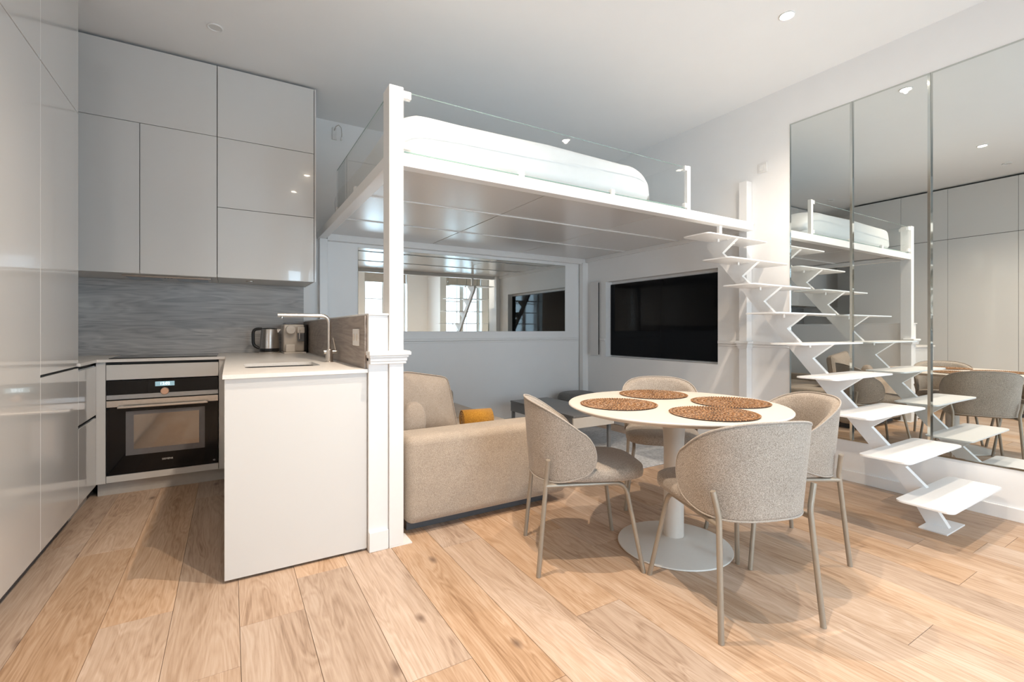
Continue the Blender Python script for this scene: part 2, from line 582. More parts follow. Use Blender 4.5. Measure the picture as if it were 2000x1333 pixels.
# front wall with the windows (behind the camera, seen in the mirrors)
xs = [XL]
for a, b in sorted(WINDOWS): xs += [a, b]
xs.append(XR)
bm = bmesh.new()
for i in range(0, len(xs), 2):
    addbox(bm, xs[i], xs[i + 1], YF - 0.3, YF, -0.06, CEIL)
for a, b in WINDOWS:
    addbox(bm, a, b, YF - 0.3, YF, -0.06, WIN_Z[0]); addbox(bm, a, b, YF - 0.3, YF, WIN_Z[1], CEIL)
struct(obj('wall_front', bm, 'wall'), 'white wall with tall windows')
for i, (a, b) in enumerate(WINDOWS):
    w = structroot('window_%d' % (i + 1), ((a + b) / 2, YF - 0.2, WIN_Z[0]))
    hw = (b - a) / 2; h = WIN_Z[1] - WIN_Z[0]
    obj('window_frame', B((-hw, -hw + 0.06, -0.03, 0.03, 0, h), (hw - 0.06, hw, -0.03, 0.03, 0, h), (-hw, hw, -0.03, 0.03, 0, 0.08), (-hw, hw, -0.03, 0.03, h - 0.07, h)), 'trim', w)
    obj('mullion', B((-0.05, 0.05, -0.03, 0.03, 0.08, h - 0.07)), 'trim', w)
    for z in (0.62, 1.16, 1.70):
        obj('glazing_bar', B((-hw + 0.06, hw - 0.06, -0.012, 0.012, z - 0.011, z + 0.011)), 'trim', w)
    obj('pane', B((-hw + 0.06, hw - 0.06, -0.002, 0.002, 0.08, h - 0.07)), 'pane', w)
    bl = obj('roller_blind', B((a + 0.01, b - 0.01, YF - 0.075, YF - 0.07, 2.20, 2.44), (a + 0.01, b - 0.01, YF - 0.09, YF - 0.05, 2.185, 2.20)), 'blind')
    tag(bl, ['beige roller blind pulled partly down in the window nearest the mirrors', 'beige roller blind in the middle window facing the sofa', 'beige roller blind in the window nearest the tall cupboards'][i], 'blind', 'roller blinds')

# ---- low partition between kitchen and sofa, cladding, moulding
LX0, LX1, LY0 = 0.597, 0.697, 2.40
struct(obj('wall_partition', B((LX0, LX1, LY0, YB, 0, 1.195), bevel=0.002), 'trim'), 'low white partition at the end of the peninsula')
struct(obj('trim_1', B((LX0 - 0.003, LX1, LY0 - 0.012, YB, 1.195, 1.205), bevel=0.002), 'trim'), 'thin white cap along the low partition')
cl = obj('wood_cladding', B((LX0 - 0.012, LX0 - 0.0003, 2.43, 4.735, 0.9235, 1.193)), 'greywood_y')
tag(cl, 'grey wood board, tinted brown for warm light, cladding the low partition behind the tap', 'panel')
sk = obj('wall_socket', B((LX0 - 0.021, LX0 - 0.0125, 2.528, 2.664, 1.036, 1.126), bevel=0.003), 'whiteplastic')
tag(sk, 'white double socket on the wood board beside the post', 'socket')
for yy in (2.56, 2.632):
    bm = bmesh.new(); lathe(bm, [(0, 0), (0.02, 0), (0.02, 0.0015), (0.017, 0.002), (0, 0.0005)], 20)
    o = obj('outlet', bm, 'creamlight', sk); o.location = (LX0 - 0.0212, yy, 1.081); o.rotation_euler = (0, -PI / 2, 0)

def moulding(z, x0, x1, y0, y1):
    """stacked profile boxes around a rectangle footprint"""
    bm = bmesh.new()
    for dz0, dz1, d in ((-0.066, -0.052, 0.006), (-0.052, -0.034, 0.010), (-0.034, -0.022, 0.016), (-0.022, -0.004, 0.026), (-0.004, 0.0, 0.021)):
        addbox(bm, x0 - d * 0.4, x1 + d, y0 - d, y1, z + dz0, z + dz1, bevel=0.0025, seg=2)
    return bm
struct(obj('trim_2', moulding(1.013, LX0 + 0.004, 0.778, 2.377, LY0 + 0.06), 'trim'), 'white moulded cap block across partition end and post')
struct(obj('baseboard_partition', B((LX0, LX1 - 0.003, LY0 - 0.018, LY0, 0, 0.10), bevel=0.003), 'trim'))

# ---- chair rails and baseboards
def rail(name, b1, b2):
    bm = bmesh.new()
    addbox(bm, *b1, bevel=0.004); addbox(bm, *b2, bevel=0.003)
    return struct(obj(name, bm, 'trim'), 'slim painted chair rail')
rail('trim_3', (LX1, XR - 0.09, YB - 0.02, YB, 1.0, 1.026), (LX1, XR - 0.09, YB - 0.011, YB, 0.978, 0.999))
rail('trim_4', (XR - 0.02, XR, NY1 + 0.005, 4.43, 0.992, 1.02), (XR - 0.011, XR, NY1 + 0.005, 4.43, 0.972, 0.991))
rail('trim_5', (XR - 0.02, XR, 2.135, NY0 - 0.01, 0.992, 1.02), (XR - 0.011, XR, 2.135, NY0 - 0.01, 0.972, 0.991))
bm = bmesh.new()
for dz0, dz1, d in ((0.958, 0.972, 0.006), (0.972, 0.990, 0.010), (0.990, 1.002, 0.016), (1.002, 1.020, 0.024), (1.020, 1.024, 0.019)):
    addbox(bm, XR - 0.076 - d, XR - 0.0015, 2.4545 - d, 2.5305 + d, dz0, dz1, bevel=0.002, seg=1)
struct(obj('trim_6', bm, 'trim'), 'white moulded block around the loft post beside the television')
struct(obj('baseboard_right', B((XR - 0.014, XR, YF, YB - 0.02, 0, 0.078), bevel=0.003), 'trim'), 'white baseboard under the mirrors')
struct(obj('baseboard_back', B((LX1, XR - 0.02, YB - 0.014, YB, 0, 0.09), bevel=0.003), 'trim'))

# ================================================================== KITCHEN
FX = -0.765
# ---- tall cupboards along the left wall
tall_lab = ['tall glossy greige cupboard next to the worktop, split at worktop height',
            'tall glossy greige cupboard, second from the worktop end of the wall',
            'tall glossy greige cupboard, third from the worktop, seen in the mirror',
            'tall glossy greige cupboard, fourth from the worktop along the left wall',
            'tall glossy greige cupboard, fifth from the worktop along the left wall',
            'tall glossy greige cupboard nearest the window wall']
ys = [3.67, 3.03, 2.494, 1.805, 1.2, 0.6, 0.0]
for i in range(6):
    y1, y0 = ys[i], ys[i + 1]
    t = thing('tall_cupboard', tall_lab[i], 'cupboard', (FX, (y0 + y1) / 2, 0), 0, 'tall cupboards on the left wall')
    h = (y1 - y0) / 2
    obj('carcass', B((-0.60, -0.022, -h + 0.0005, h - 0.0005, 0.08, 3.10)), 'carcass', t)
    obj('plinth', B((-0.58, -0.045, -h, h, 0, 0.08)), 'plinth', t)
    g = 0.0016
    cuts = [(0.075, 0.895), (0.907, 2.387), (2.393, 3.10)] if i == 0 else [(0.075, 2.387), (2.393, 3.10)]
    for z0, z1 in cuts:
        obj('door', B((-0.021, 0, -h + g, h - g, z0, z1), bevel=0.0012, seg=1), 'lacquer', t)

# ---- upper cupboards
UY = 4.16
def upper(name, label, x0, x1, doors):
    t = thing(name, label, 'cupboard', ((x0 + x1) / 2, UY, 1.522), 0, 'upper kitchen cupboards')
    c = (x0 + x1) / 2
    obj('carcass', B((x0 - c + 0.001, x1 - c - 0.001, 0.022, YB - UY - 0.002, 0.02, 1.583)), 'carcass', t)
    obj('base_board', B((x0 - c + 0.001, x1 - c - 0.001, 0.024, YB - UY - 0.002, 0.0, 0.0195)), 'matt', t)
    for a, b, z0, z1 in doors:
        obj('door', B((a - c + 0.0018, b - c - 0.0018, 0, 0.021, z0 - 1.522 + 0.0018, z1 - 1.522 - 0.0018), bevel=0.0012, seg=1), 'lacquer', t)
    return t
ZS, ZT = 2.573, 3.108
upper('upper_cupboard', 'upper cupboard block above the hob, glossy greige doors up to the ceiling', -1.375, -0.086,
      [(-1.375, -0.545, 1.515, ZS), (-0.545, -0.086, 1.515, ZS), (-1.375, -0.086, ZS, ZT)])
t = upper('upper_cupboard', 'upper cupboard above kettle with three stacked wide glossy doors', -0.085, 0.600,
      [(-0.085, 0.592, 1.515, 2.045), (-0.085, 0.592, 2.045, ZS), (-0.085, 0.592, ZS, ZT)])
obj('end_panel', B((0.337, 0.3495, 0.0, YB - UY - 0.002, -0.004, 1.586)), 'lacquer', t)
bm = bmesh.new(); lathe(bm, [(0, 0), (0.03, 0), (0.03, -0.006), (0, -0.006)], 20)
o = obj('under_cabinet_light', bm, 'steel'); o.location = (0.14, 4.42, 1.5218)
tag(o, 'small round steel puck light under the cupboard above the kettle', 'light')

# ---- extractor hood
t = thing('extractor_hood', 'slim steel extractor hood under the cupboard above the hob', 'hood', (-0.40, 4.42, 1.522))
obj('housing', B((-0.27, 0.27, -0.09, 0.17, -0.012, -0.0005), bevel=0.003), 'steel', t)
for x in (-0.15, 0.15):
    obj('grease_filter', B((x - 0.10, x + 0.10, -0.07, 0.15, -0.015, -0.0125), bevel=0.001), 'darksteel', t)
for x in (-0.02, 0.0, 0.02):
    obj('button', B((x - 0.006, x + 0.006, -0.075, -0.065, -0.0145, -0.0125)), 'blackplastic', t)

# ---- backsplash
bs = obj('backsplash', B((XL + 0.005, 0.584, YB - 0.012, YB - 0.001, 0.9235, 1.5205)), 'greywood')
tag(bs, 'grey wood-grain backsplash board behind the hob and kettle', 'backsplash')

# ---- base units
OX0, OX1, OY = -0.714, -0.075, 4.09
t = thing('oven_housing', 'greige base unit around the built-in oven under the hob', 'cabinet', (-0.394, OY, 0))
cx = -0.394
obj('side_panel', B((-0.765 - cx, OX0 - 0.002 - cx, 0.0, 0.56, 0.09, 0.9025)), 'lacquer', t)
obj('side_panel', B((OX1 + 0.002 - cx, -0.0245 - cx, 0.0, 0.56, 0.09, 0.9025)), 'lacquer', t)
obj('drawer_front', B((OX0 + 0.001 - cx, OX1 - 0.001 - cx, -0.002, 0.018, 0.782, 0.884), bevel=0.001, seg=1), 'lacquer', t)
obj('back_rail', B((OX0 - cx, OX1 - cx, 0.03, 0.55, 0.885, 0.9025)), 'carcass', t)
obj('bottom_strip', B((OX0 + 0.001 - cx, OX1 - 0.001 - cx, -0.002, 0.5, 0.092, 0.138), bevel=0.001, seg=1), 'lacquer', t)
obj('kickboard', B((-0.765 - cx, -0.0245 - cx, 0.045, 0.06, 0, 0.0895)), 'kick', t)

t = thing('drawer_unit', 'narrow greige drawer unit in the corner beside the oven', 'cabinet', (FX, 3.88, 0))
obj('carcass', B((-0.60, -0.022, -0.2085, 0.205, 0.08, 0.9025)), 'carcass', t)
for z0, z1 in ((0.085, 0.535), (0.556, 0.878)):
    d = obj('drawer_front', B((-0.021, 0, -0.2075, 0.208, z0, z1), bevel=0.001, seg=1), 'lacquer', t)
    obj('grip_profile', B((-0.018, -0.004, -0.2075, 0.208, z1 + 0.001, z1 + 0.006)), 'darksteel', d)
obj('plinth', B((-0.55, -0.045, -0.2085, 0.20, 0, 0.08)), 'kick', t)

t = thing('peninsula_unit', 'matt greige peninsula base unit with a plain end panel', 'cabinet', (0.285, 2.42, 0))
obj('end_panel', B((-0.308, 0.3095, 0.0, 0.02, 0.012, 0.9025), bevel=0.0015, seg=1), 'matt', t)
obj('side_panel', B((-0.308, -0.29, 0.021, 1.665, 0.07, 0.9025)), 'matt', t)
obj('side_panel', B((0.29, 0.309, 0.021, 2.31, 0.0, 0.9025)), 'matt', t)
obj('bottom_panel', B((-0.289, 0.289, 0.021, 1.665, 0.07, 0.088)), 'matt', t)
obj('kickboard', B((-0.26, -0.245, 0.03, 1.66, 0, 0.0695)), 'plinth', t)
obj('kickboard', B((-0.26, 0.285, 0.03, 0.045, 0, 0.0695)), 'plinth', t)

# ---- oven
t = thing('oven', 'black glass built-in oven with steel handle and copper knob', 'oven', (-0.3945, OY, 0.14))
hw = 0.3165
obj('body', B((-hw + 0.01, hw - 0.01, 0.02, 0.52, 0.0, 0.635)), 'carcass', t)
cp = obj('control_panel', B((-hw, hw, -0.008, 0.0195, 0.542, 0.637), bevel=0.001, seg=1), 'blackglass', t)
obj('display', B((-0.055, 0.055, -0.0086, -0.0081, 0.588, 0.620)), 'display', cp)
text('display_digits', '12:02', 0.026, 'digits', cp, (0.0, -0.0089, 0.604), (PI / 2, 0, 0))
obj('trim_band', B((-hw, hw, -0.009, 0.0195, 0.510, 0.5415), bevel=0.001, seg=1), 'darksteel', t)
bm = bmesh.new(); lathe(bm, [(0, 0.018), (0.022, 0.018), (0.025, 0.014), (0.025, 0.0), (0, 0)], 28)
o = obj('knob', bm, 'copper', t, True); o.location = (0.0, -0.0092, 0.553); o.rotation_euler = (PI / 2, 0, 0)
smooth_by_angle(o)
dr = obj('door', B((-hw, hw, -0.008, 0.0195, 0.004, 0.458), bevel=0.001, seg=1), 'blackglass', t)
obj('door_window', B((-0.215, 0.235, -0.0088, -0.0082, 0.125, 0.425)), 'smoke', dr)
obj('window_glass', B((-0.172, 0.200, -0.0095, -0.0089, 0.165, 0.400)), 'ovenwin', dr)
obj('door_rail', B((-hw, hw, -0.009, 0.0195, 0.459, 0.503), bevel=0.001, seg=1), 'steel', dr)
hd = bmesh.new()
addbox(hd, -0.255, 0.255, -0.048, -0.036, 0.452, 0.468, bevel=0.003)
for x in (-0.235, 0.235): addbox(hd, x - 0.008, x + 0.008, -0.037, -0.009, 0.454, 0.466)
obj('handle', hd, 'steel', dr)
text('brand_lettering', 'SIEMENS', 0.017, 'print', dr, (0.015, -0.0083, 0.075), (PI / 2, 0, 0))
text('corner_mark', 'iQ', 0.014, 'print', dr, (0.292, -0.0083, 0.026), (PI / 2, 0, 0))

# ---- worktop with sink cut-out
bm = bmesh.new()
out = [(XL + 0.006, YB - 0.0015), (XL + 0.006, 3.672), (FX + 0.008, 3.672), (FX + 0.008, 4.07), (-0.03, 4.07), (-0.03, 2.405), (0.5955, 2.405), (0.5955, YB - 0.0015)]
sink = rrect(0.065, 0.435, 2.79, 3.15, 0.045)
slab(bm, out, 0.904, 0.9225, holes=[sink])
tag(obj('worktop', bm, 'stone'), 'pale stone L-shaped worktop running over the oven and peninsula', 'worktop')

t = thing('kitchen_sink', 'undermount steel sink set into the peninsula worktop', 'sink', (0.25, 2.97, 0.74))
bm = bmesh.new()
lo = rrect(-0.165, 0.165, -0.16, 0.16, 0.05); hi = rrect(-0.190, 0.190, -0.185, 0.185, 0.045)
n = len(lo)
v0 = [bm.verts.new((x, y, 0.0)) for x, y in lo]
v1 = [bm.verts.new((x, y, 0.1635)) for x, y in hi]
bm.faces.new(v0)
for i in range(n): bm.faces.new((v0[i], v0[(i + 1) % n], v1[(i + 1) % n], v1[i]))
o = obj('basin', bm, 'darksteel', t); smooth_by_angle(o, 40)
md = o.modifiers.new('thickness', 'SOLIDIFY'); md.thickness = 0.0015
bm = bmesh.new(); lathe(bm, [(0, 0.004), (0.03, 0.004), (0.038, 0.0015), (0.038, 0.0005), (0, 0.0005)], 24)
obj('drain', bm, 'darksteel', t, True)

# ---- tap
t = thing('kitchen_tap', 'brushed steel swan-neck kitchen tap with side lever behind sink', 'tap', (0.522, 3.06, 0.9225))
bm = bmesh.new(); lathe(bm, [(0, 0), (0.027, 0), (0.027, 0.004), (0.022, 0.006), (0.022, 0.075), (0.019, 0.079), (0, 0.079)], 24)
smooth_by_angle(obj('tap_body', bm, 'steel', t))
bm = bmesh.new()
tube(bm, [(0, 0, 0.075), (0, 0, 0.20)] + bend((0, 0, 0.20), (0, 0, 0.285), (-0.2, 0, 0.285), 0.05, 7) + [(-0.285, 0, 0.285)], 0.0115, 14)
smooth_by_angle(obj('spout', bm, 'steel', t))
bm = bmesh.new(); tube(bm, [(-0.262, 0, 0.276), (-0.262, 0, 0.262)], 0.0085, 12)
obj('aerator', bm, 'darksteel', t, True)
bm = bmesh.new(); tube(bm, [(-0.03, 0, 0.062), (0.05, 0, 0.062)], 0.014, 14); tube(bm, [(0.04, 0, 0.066), (0.022, -0.004, 0.15)], [0.005, 0.004], 10)
smooth_by_angle(obj('lever', bm, 'steel', t))

# ---- hob
t = thing('hob', 'black glass induction hob set on the worktop above the oven', 'hob', (-0.397, 4.39, 0.9226))
obj('hob_glass', B((-0.312, 0.312, -0.25, 0.25, 0, 0.005), bevel=0.0015), 'blackglass', t)
for x, y, r in ((-0.16, 0.11, 0.09), (0.16, 0.11, 0.075), (-0.16, -0.11, 0.075), (0.16, -0.11, 0.09)):
    bm = bmesh.new(); lathe(bm, [(r, 0), (r, 0.0003), (r + 0.002, 0.0003), (r + 0.002, 0)], 32)
    o = obj('zone_ring', bm, 'smoke', t); o.location = (x, y, 0.005)

# ---- kettle
t = thing('kettle', 'brushed steel electric kettle with black handle, left of coffee machine', 'kettle', (0.286, 4.50, 0.9226), math.radians(-10))
bm = bmesh.new(); lathe(bm, [(0, 0), (0.078, 0), (0.08, 0.004), (0.08, 0.012), (0.074, 0.016), (0, 0.016)], 36)
smooth_by_angle(obj('base', bm, 'steel', t))
bm = bmesh.new(); lathe(bm, [(0.0, 0.0165), (0.074, 0.0165), (0.0755, 0.042), (0.075, 0.0425)], 36)
smooth_by_angle(obj('foot_band', bm, 'blackplastic', t))
bm = bmesh.new(); lathe(bm, [(0.0755, 0.042), (0.0735, 0.10), (0.068, 0.17), (0.063, 0.203), (0.060, 0.206)], 36)
smooth_by_angle(obj('jug', bm, 'steel', t))
bm = bmesh.new(); lathe(bm, [(0.0605, 0.2055), (0.058, 0.212), (0.03, 0.216), (0, 0.217)], 36)
smooth_by_angle(obj('lid', bm, 'blackplastic', t))
bm = bmesh.new()
hp = [(-0.055, 0, 0.208)] + bend((-0.055, 0, 0.208), (-0.125, 0, 0.205), (-0.122, 0, 0.10), 0.04, 5) + bend((-0.125, 0, 0.12), (-0.120, 0, 0.062), (-0.072, 0, 0.042), 0.03, 4) + [(-0.072, 0, 0.042)]
tube(bm, hp, [0.010] + [0.0125] * (len(hp) - 2) + [0.010], 12)
smooth_by_angle(obj('handle', bm, 'blackplastic', t), 60)
bm = bmesh.new(); plate(bm, [(0.058, 0.165), (0.092, 0.203), (0.058, 0.205)], 1, -0.016, 0.016)
obj('spout', bm, 'steel', t)

# ---- coffee machine
t = thing('coffee_machine', 'cream capsule coffee machine standing in the worktop corner', 'coffee machine', (0.482, 4.50, 0.9226), math.radians(0))
obj('body', B((-0.095, 0.065, -0.105, 0.14, 0.012, 0.245), bevel=0.012, seg=3), 'cream', t)
obj('black_back_body', B((-0.06, 0.098, -0.06, 0.17, 0.006, 0.25), bevel=0.01, seg=2), 'blackplastic', t)  # black box behind the body, reaching further right
obj('lid', B((-0.085, 0.055, -0.09, 0.10, 0.2455, 0.258), bevel=0.005), 'smoke', t)
bm = bmesh.new(); lathe(bm, [(0, 0), (0.038, 0), (0.038, 0.05), (0.034, 0.056), (0, 0.056)], 28)
o = obj('brew_head', bm, 'creamlight', t); o.location = (-0.045, -0.103, 0.20); o.rotation_euler = (PI / 2, 0, 0); smooth_by_angle(o)
obj('cup_stand', B((-0.085, -0.012, -0.165, -0.106, 0.012, 0.075), bevel=0.006), 'creamlight', t)
obj('milk_jug', B((0.008, 0.060, -0.15, -0.106, 0.10, 0.17), bevel=0.005), 'smoke', t)
obj('milk_lid', B((0.006, 0.062, -0.152, -0.106, 0.1705, 0.225), bevel=0.006), 'creamlight', t)
bm = bmesh.new(); tube(bm, [(0.022, -0.158, 0.20), (0.022, -0.158, 0.12)], 0.004, 8)
obj('steam_pipe', bm, 'steel', t)
obj('drip_tray', B((-0.098, 0.072, -0.175, 0.10, 0.0, 0.0115), bevel=0.003), 'creamlight', t)

# ================================================================== LOFT BED
ZB0, ZB1 = 1.978, 2.046
PX0, PX1, PY0, PY1 = 0.6985, 0.774, 2.385, 2.495
lf = thing('loft_bed_frame', 'white steel loft bed frame with glass guards above the sofa', 'loft bed', (PX0, PY0, 0))
def lpart(name, bm, mat, par=None):
    o = obj(name, bm, mat, par or lf)
    if par is None:
        o.matrix_parent_inverse = Matrix.Translation((-PX0, -PY0, 0))
    return o
lpart('post', B((PX0, PX1, PY0, PY1, 0.006, 2.385), bevel=0.003), 'steelwhite')
lpart('post_foot_plate', B((PX0, PX1 + 0.045, PY0 - 0.002, PY1 + 0.012, 0.0002, 0.0058)), 'steelwhite')
lpart('post', B((0.715, 0.785, YB - 0.08, YB - 0.0015, 1.207, ZB0), bevel=0.003), 'steelwhite')
lpart('post', B((XR - 0.088, XR - 0.0015, YB - 0.09, YB - 0.022, 0.0005, ZB0), bevel=0.003), 'steelwhite')
lpart('post', B((XR - 0.075, XR - 0.0015, 2.455, 2.53, 0.0005, 2.425), bevel=0.003), 'steelwhite')
lpart('beam', B((PX1, XR - 0.076, 2.392, 2.462, ZB0, ZB1), bevel=0.003), 'steelwhite')
lpart('beam', B((0.703, 0.773, PY1, YB - 0.002, ZB0, ZB1), bevel=0.003), 'steelwhite')
lpart('beam', B((0.786, XR - 0.003, YB - 0.065, YB - 0.002, ZB0 - 0.01, ZB1), bevel=0.003), 'steelwhite')
lpart('beam', B((XR - 0.03, XR - 0.002, 2.54, YB - 0.068, ZB0 + 0.01, ZB1), bevel=0.003), 'steelwhite')
lpart('edge_profile', B((0.774, 0.79, 2.47, YB - 0.07, ZB0 + 0.03, ZB0 + 0.045)), 'steelwhite')
lpart('deck', B((0.745, XR - 0.004, 2.432, YB - 0.004, ZB1 + 0.001, ZB1 + 0.016)), 'steelwhite')
# underside panels in a grid, thin profiles between
gx = [0.776, 1.826, 2.916, XR - 0.031]; gy = [2.464, 3.222, 3.972, YB - 0.068]
for i in range(3):
    for j in range(3):
        lpart('soffit_panel', B((gx[i] + 0.004, gx[i + 1] - 0.004, gy[j] + 0.004, gy[j + 1] - 0.004, 2.030, 2.046), bevel=0.002, seg=1), 'loftpanel')
for j in (1, 2):
    lpart('joint_profile', B((gx[0], gx[3], gy[j] - 0.009, gy[j] + 0.009, 2.024, 2.0295)), 'steelwhite')
lpart('joint_shade_sheet', B((gx[0], gx[3], gy[0], gy[3], 2.0463, 2.0468)), 'carcass')  # thin dark sheet over the panels; shade of the joints painted as colour
# glass guards
g1 = lpart('glass_guard', B((PX1 + 0.012, 3.005, 2.408, 2.418, 2.062, 2.375)), 'glass')
g2 = lpart('glass_guard', B((0.722, 0.732, PY1 + 0.01, 3.90, 2.062, 2.385)), 'glass')
obj('glass_edge', B((PX1 + 0.012, 3.005, 2.4085, 2.4175, 2.058, 2.0618), (PX1 + 0.012, 3.005, 2.410, 2.416, 2.3752, 2.3762)), 'glassedge', g1)
obj('glass_edge', B((0.7225, 0.7315, PY1 + 0.01, 3.90, 2.056, 2.0618), (0.724, 0.730, PY1 + 0.01, 3.90, 2.3852, 2.3862)), 'glassedge', g2)
lpart('guard_post', B((3.012, 3.050, 2.397, 2.429, ZB1, 2.385), bevel=0.002), 'steelwhite')
for b in ((PX1, PX1 + 0.045, 2.396, 2.426, 2.335, 2.375), (PX1, PX1 + 0.045, 2.396, 2.426, 2.072, 2.108), (2.985, 3.013, 2.396, 2.426, 2.345, 2.382), (2.985, 3.013, 2.396, 2.426, 2.06, 2.095),
          (1.495, 1.53, 2.396, 2.426, ZB1, 2.085), (2.232, 2.265, 2.396, 2.426, ZB1, 2.085),
          (0.716, 0.738, 3.25, 3.285, ZB1, 2.09), (0.716, 0.738, 3.875, 3.905, ZB1, 2.09), (0.716, 0.738, PY1, PY1 + 0.03, 2.34, 2.375), (0.716, 0.738, PY1, PY1 + 0.03, 2.07, 2.105)):
    lpart('glass_clamp', B(b, bevel=0.002, seg=1), 'steelwhite')

# ---- duvet on the loft
bm = bmesh.new()
def dfold(p, x, y, z):
    w = 0.012 * math.sin(7 * p.x + 2.3 * math.sin(5 * p.y)) + 0.010 * math.sin(11 * p.y + 3 * p.x)
    q = p.copy()
    if z > -0.2: q.z += w
    if p.x < -0.90 and z > 0: q.z -= 0.03 * min(1, (-0.90 - p.x) / 0.12)
    if p.x > 0.70 and z > -0.3: q.z -= 0.13 * ((p.x - 0.70) / 0.335) ** 2.2
    if z < -0.3: q.z = max(q.z, -0.165)
    q.x += 0.012 * math.sin(9 * p.z + 6 * p.y); q.y += 0.012 * math.sin(8 * p.z + 6 * p.x)
    return q
superq(bm, (1.815, 3.50, 2.238), (1.035, 0.96, 0.150), 0.34, 0.16, 96, 24, dfold)
dv = obj('duvet', bm, 'linen', None, True)
tag(dv, 'puffy white duvet covering the loft bed behind the glass', 'duvet')

# ================================================================== STAIRS
RISE, GO, TB, TD = 0.2065, 0.1735, 1.11, 0.243
st = thing('staircase', 'white steel open stair with zigzag stringer beside mirrors', 'staircase', (3.46, 1.04, 0))
def spart(name, bm, mat='steelwhite'):
    o = obj(name, bm, mat, st); o.matrix_parent_inverse = Matrix.Translation((-3.46, -1.04, 0)); return o
zk = [RISE * (k + 1) for k in range(9)]; bk = [TB + GO * k for k in range(9)]
TH = 0.009
# clean ordered outline: up the toothed front, across the top, down the straight back
outl = [(0.990, 0.008), (bk[0] - 0.003, zk[0] - TH)]
for k in range(8):
    outl += [(bk[k] - 0.022, zk[k] + 0.0)] if k == 0 else []
    outl += [(bk[k + 1] - 0.096, zk[k + 1] - 0.108), (bk[k + 1] - 0.222, zk[k + 1] - TH)]
    if k < 7:
        outl += [(bk[k + 1] - 0.022, zk[k + 1] - TH)]
# top closes on the last tread, then the straight back edge runs down to the foot
outl += [(2.535, zk[8] - TH), (2.535, zk[8] - 0.062), (bk[0] + 0.072, zk[0] - 0.035), (1.092, 0.008)]
outl = [p for i, p in enumerate(outl) if i == 0 or p != outl[i - 1]]
bm = bmesh.new()
plate(bm, outl, 0, 3.443, 3.477)
spart('stringer', bm)
for k in range(9):
    bm = bmesh.new()
    slab(bm, rrect(3.072, 3.852, bk[k] - TD, bk[k], 0.035), zk[k] - TH, zk[k])
    bmesh.ops.remove_doubles(bm, verts=bm.verts, dist=1e-5)
    tr = spart('tread', bm)
    for dx in (-0.10, 0.10):
        b2 = bmesh.new(); tube(b2, [(3.46 + dx, bk[k] - 0.12, zk[k] - TH), (3.46 + dx, bk[k] - 0.12, zk[k] - TH - 0.022)], 0.009, 10)
        o = obj('bolt', b2, 'whiteplastic', tr)
    for xa in (3.420, 3.478):
        obj('bracket', B((xa, xa + 0.022, bk[k] - 0.16, bk[k] - 0.09, zk[k] - TH - 0.003, zk[k] - TH)), 'steelwhite', tr)
spart('foot_plate', B((3.335, 3.600, 0.965, 1.092, 0.0, 0.0078), bevel=0.001, seg=1))
spart('hanger', B((3.442, 3.478, 2.425, 2.449, zk[8], ZB0 - 0.0005)))

# ================================================================== MIRRORS, TV
def mirror(label, y0, y1, idx):
    t = thing('mirror_panel', label, 'mirror', (XR, (y0 + y1) / 2, 0.30), 0, 'mirror panels on the right wall')
    h = (y1 - y0) / 2; H = 2.51; bv = 0.013; d0, d1 = -0.0095, -0.0045
    bm = bmesh.new()
    A = [(-h, 0), (h, 0), (h, H), (-h, H)]; I = [(-h + bv, bv), (h - bv, bv), (h - bv, H - bv), (-h + bv, H - bv)]
    vi = [bm.verts.new((d0, y, z)) for y, z in I]
    vb = [bm.verts.new((-0.0006, y, z)) for y, z in I]
    bm.faces.new(vi); bm.faces.new(vb[::-1])
    for k in range(4): bm.faces.new((vi[k], vi[(k + 1) % 4], vb[(k + 1) % 4], vb[k]))
    obj('mirror_glass', bm, 'mirror', t)
    bm = bmesh.new()
    vo = [bm.verts.new((d1, y, z)) for y, z in A]; vi = [bm.verts.new((d0, y, z)) for y, z in I]
    vw = [bm.verts.new((-0.0006, y, z)) for y, z in A]; vx = [bm.verts.new((-0.0006, y, z)) for y, z in I]
    for k in range(4):
        q = (k + 1) % 4
        bm.faces.new((vo[k], vo[q], vi[q], vi[k])); bm.faces.new((vo[q], vo[k], vw[k], vw[q])); bm.faces.new((vw[k], vx[k], vx[q], vw[q])); bm.faces.new((vi[k], vi[q], vx[q], vx[k]))
    obj('bevelled_edge', bm, 'mirroredge', t)
mw = 0.4515
for i, lab in enumerate(('tall frameless mirror panel nearest the television, behind the upper stairs', 'tall frameless mirror panel second from the television, behind the middle stairs',
                         'tall frameless mirror panel third from television, behind the lowest tread', 'tall frameless mirror panel fourth from the television', 'tall frameless mirror panel nearest the window wall')):
    mirror(lab, 2.127 - mw * (i + 1) + 0.001, 2.127 - mw * i - 0.001, i)
mb = obj('wall_mirror', B((1.078, 3.635, YB - 0.008, YB - 0.0008, 1.104, 1.935), bevel=0.0015, seg=1), 'mirror')
tag(mb, 'wide frameless mirror on the back wall above the sofa', 'mirror')

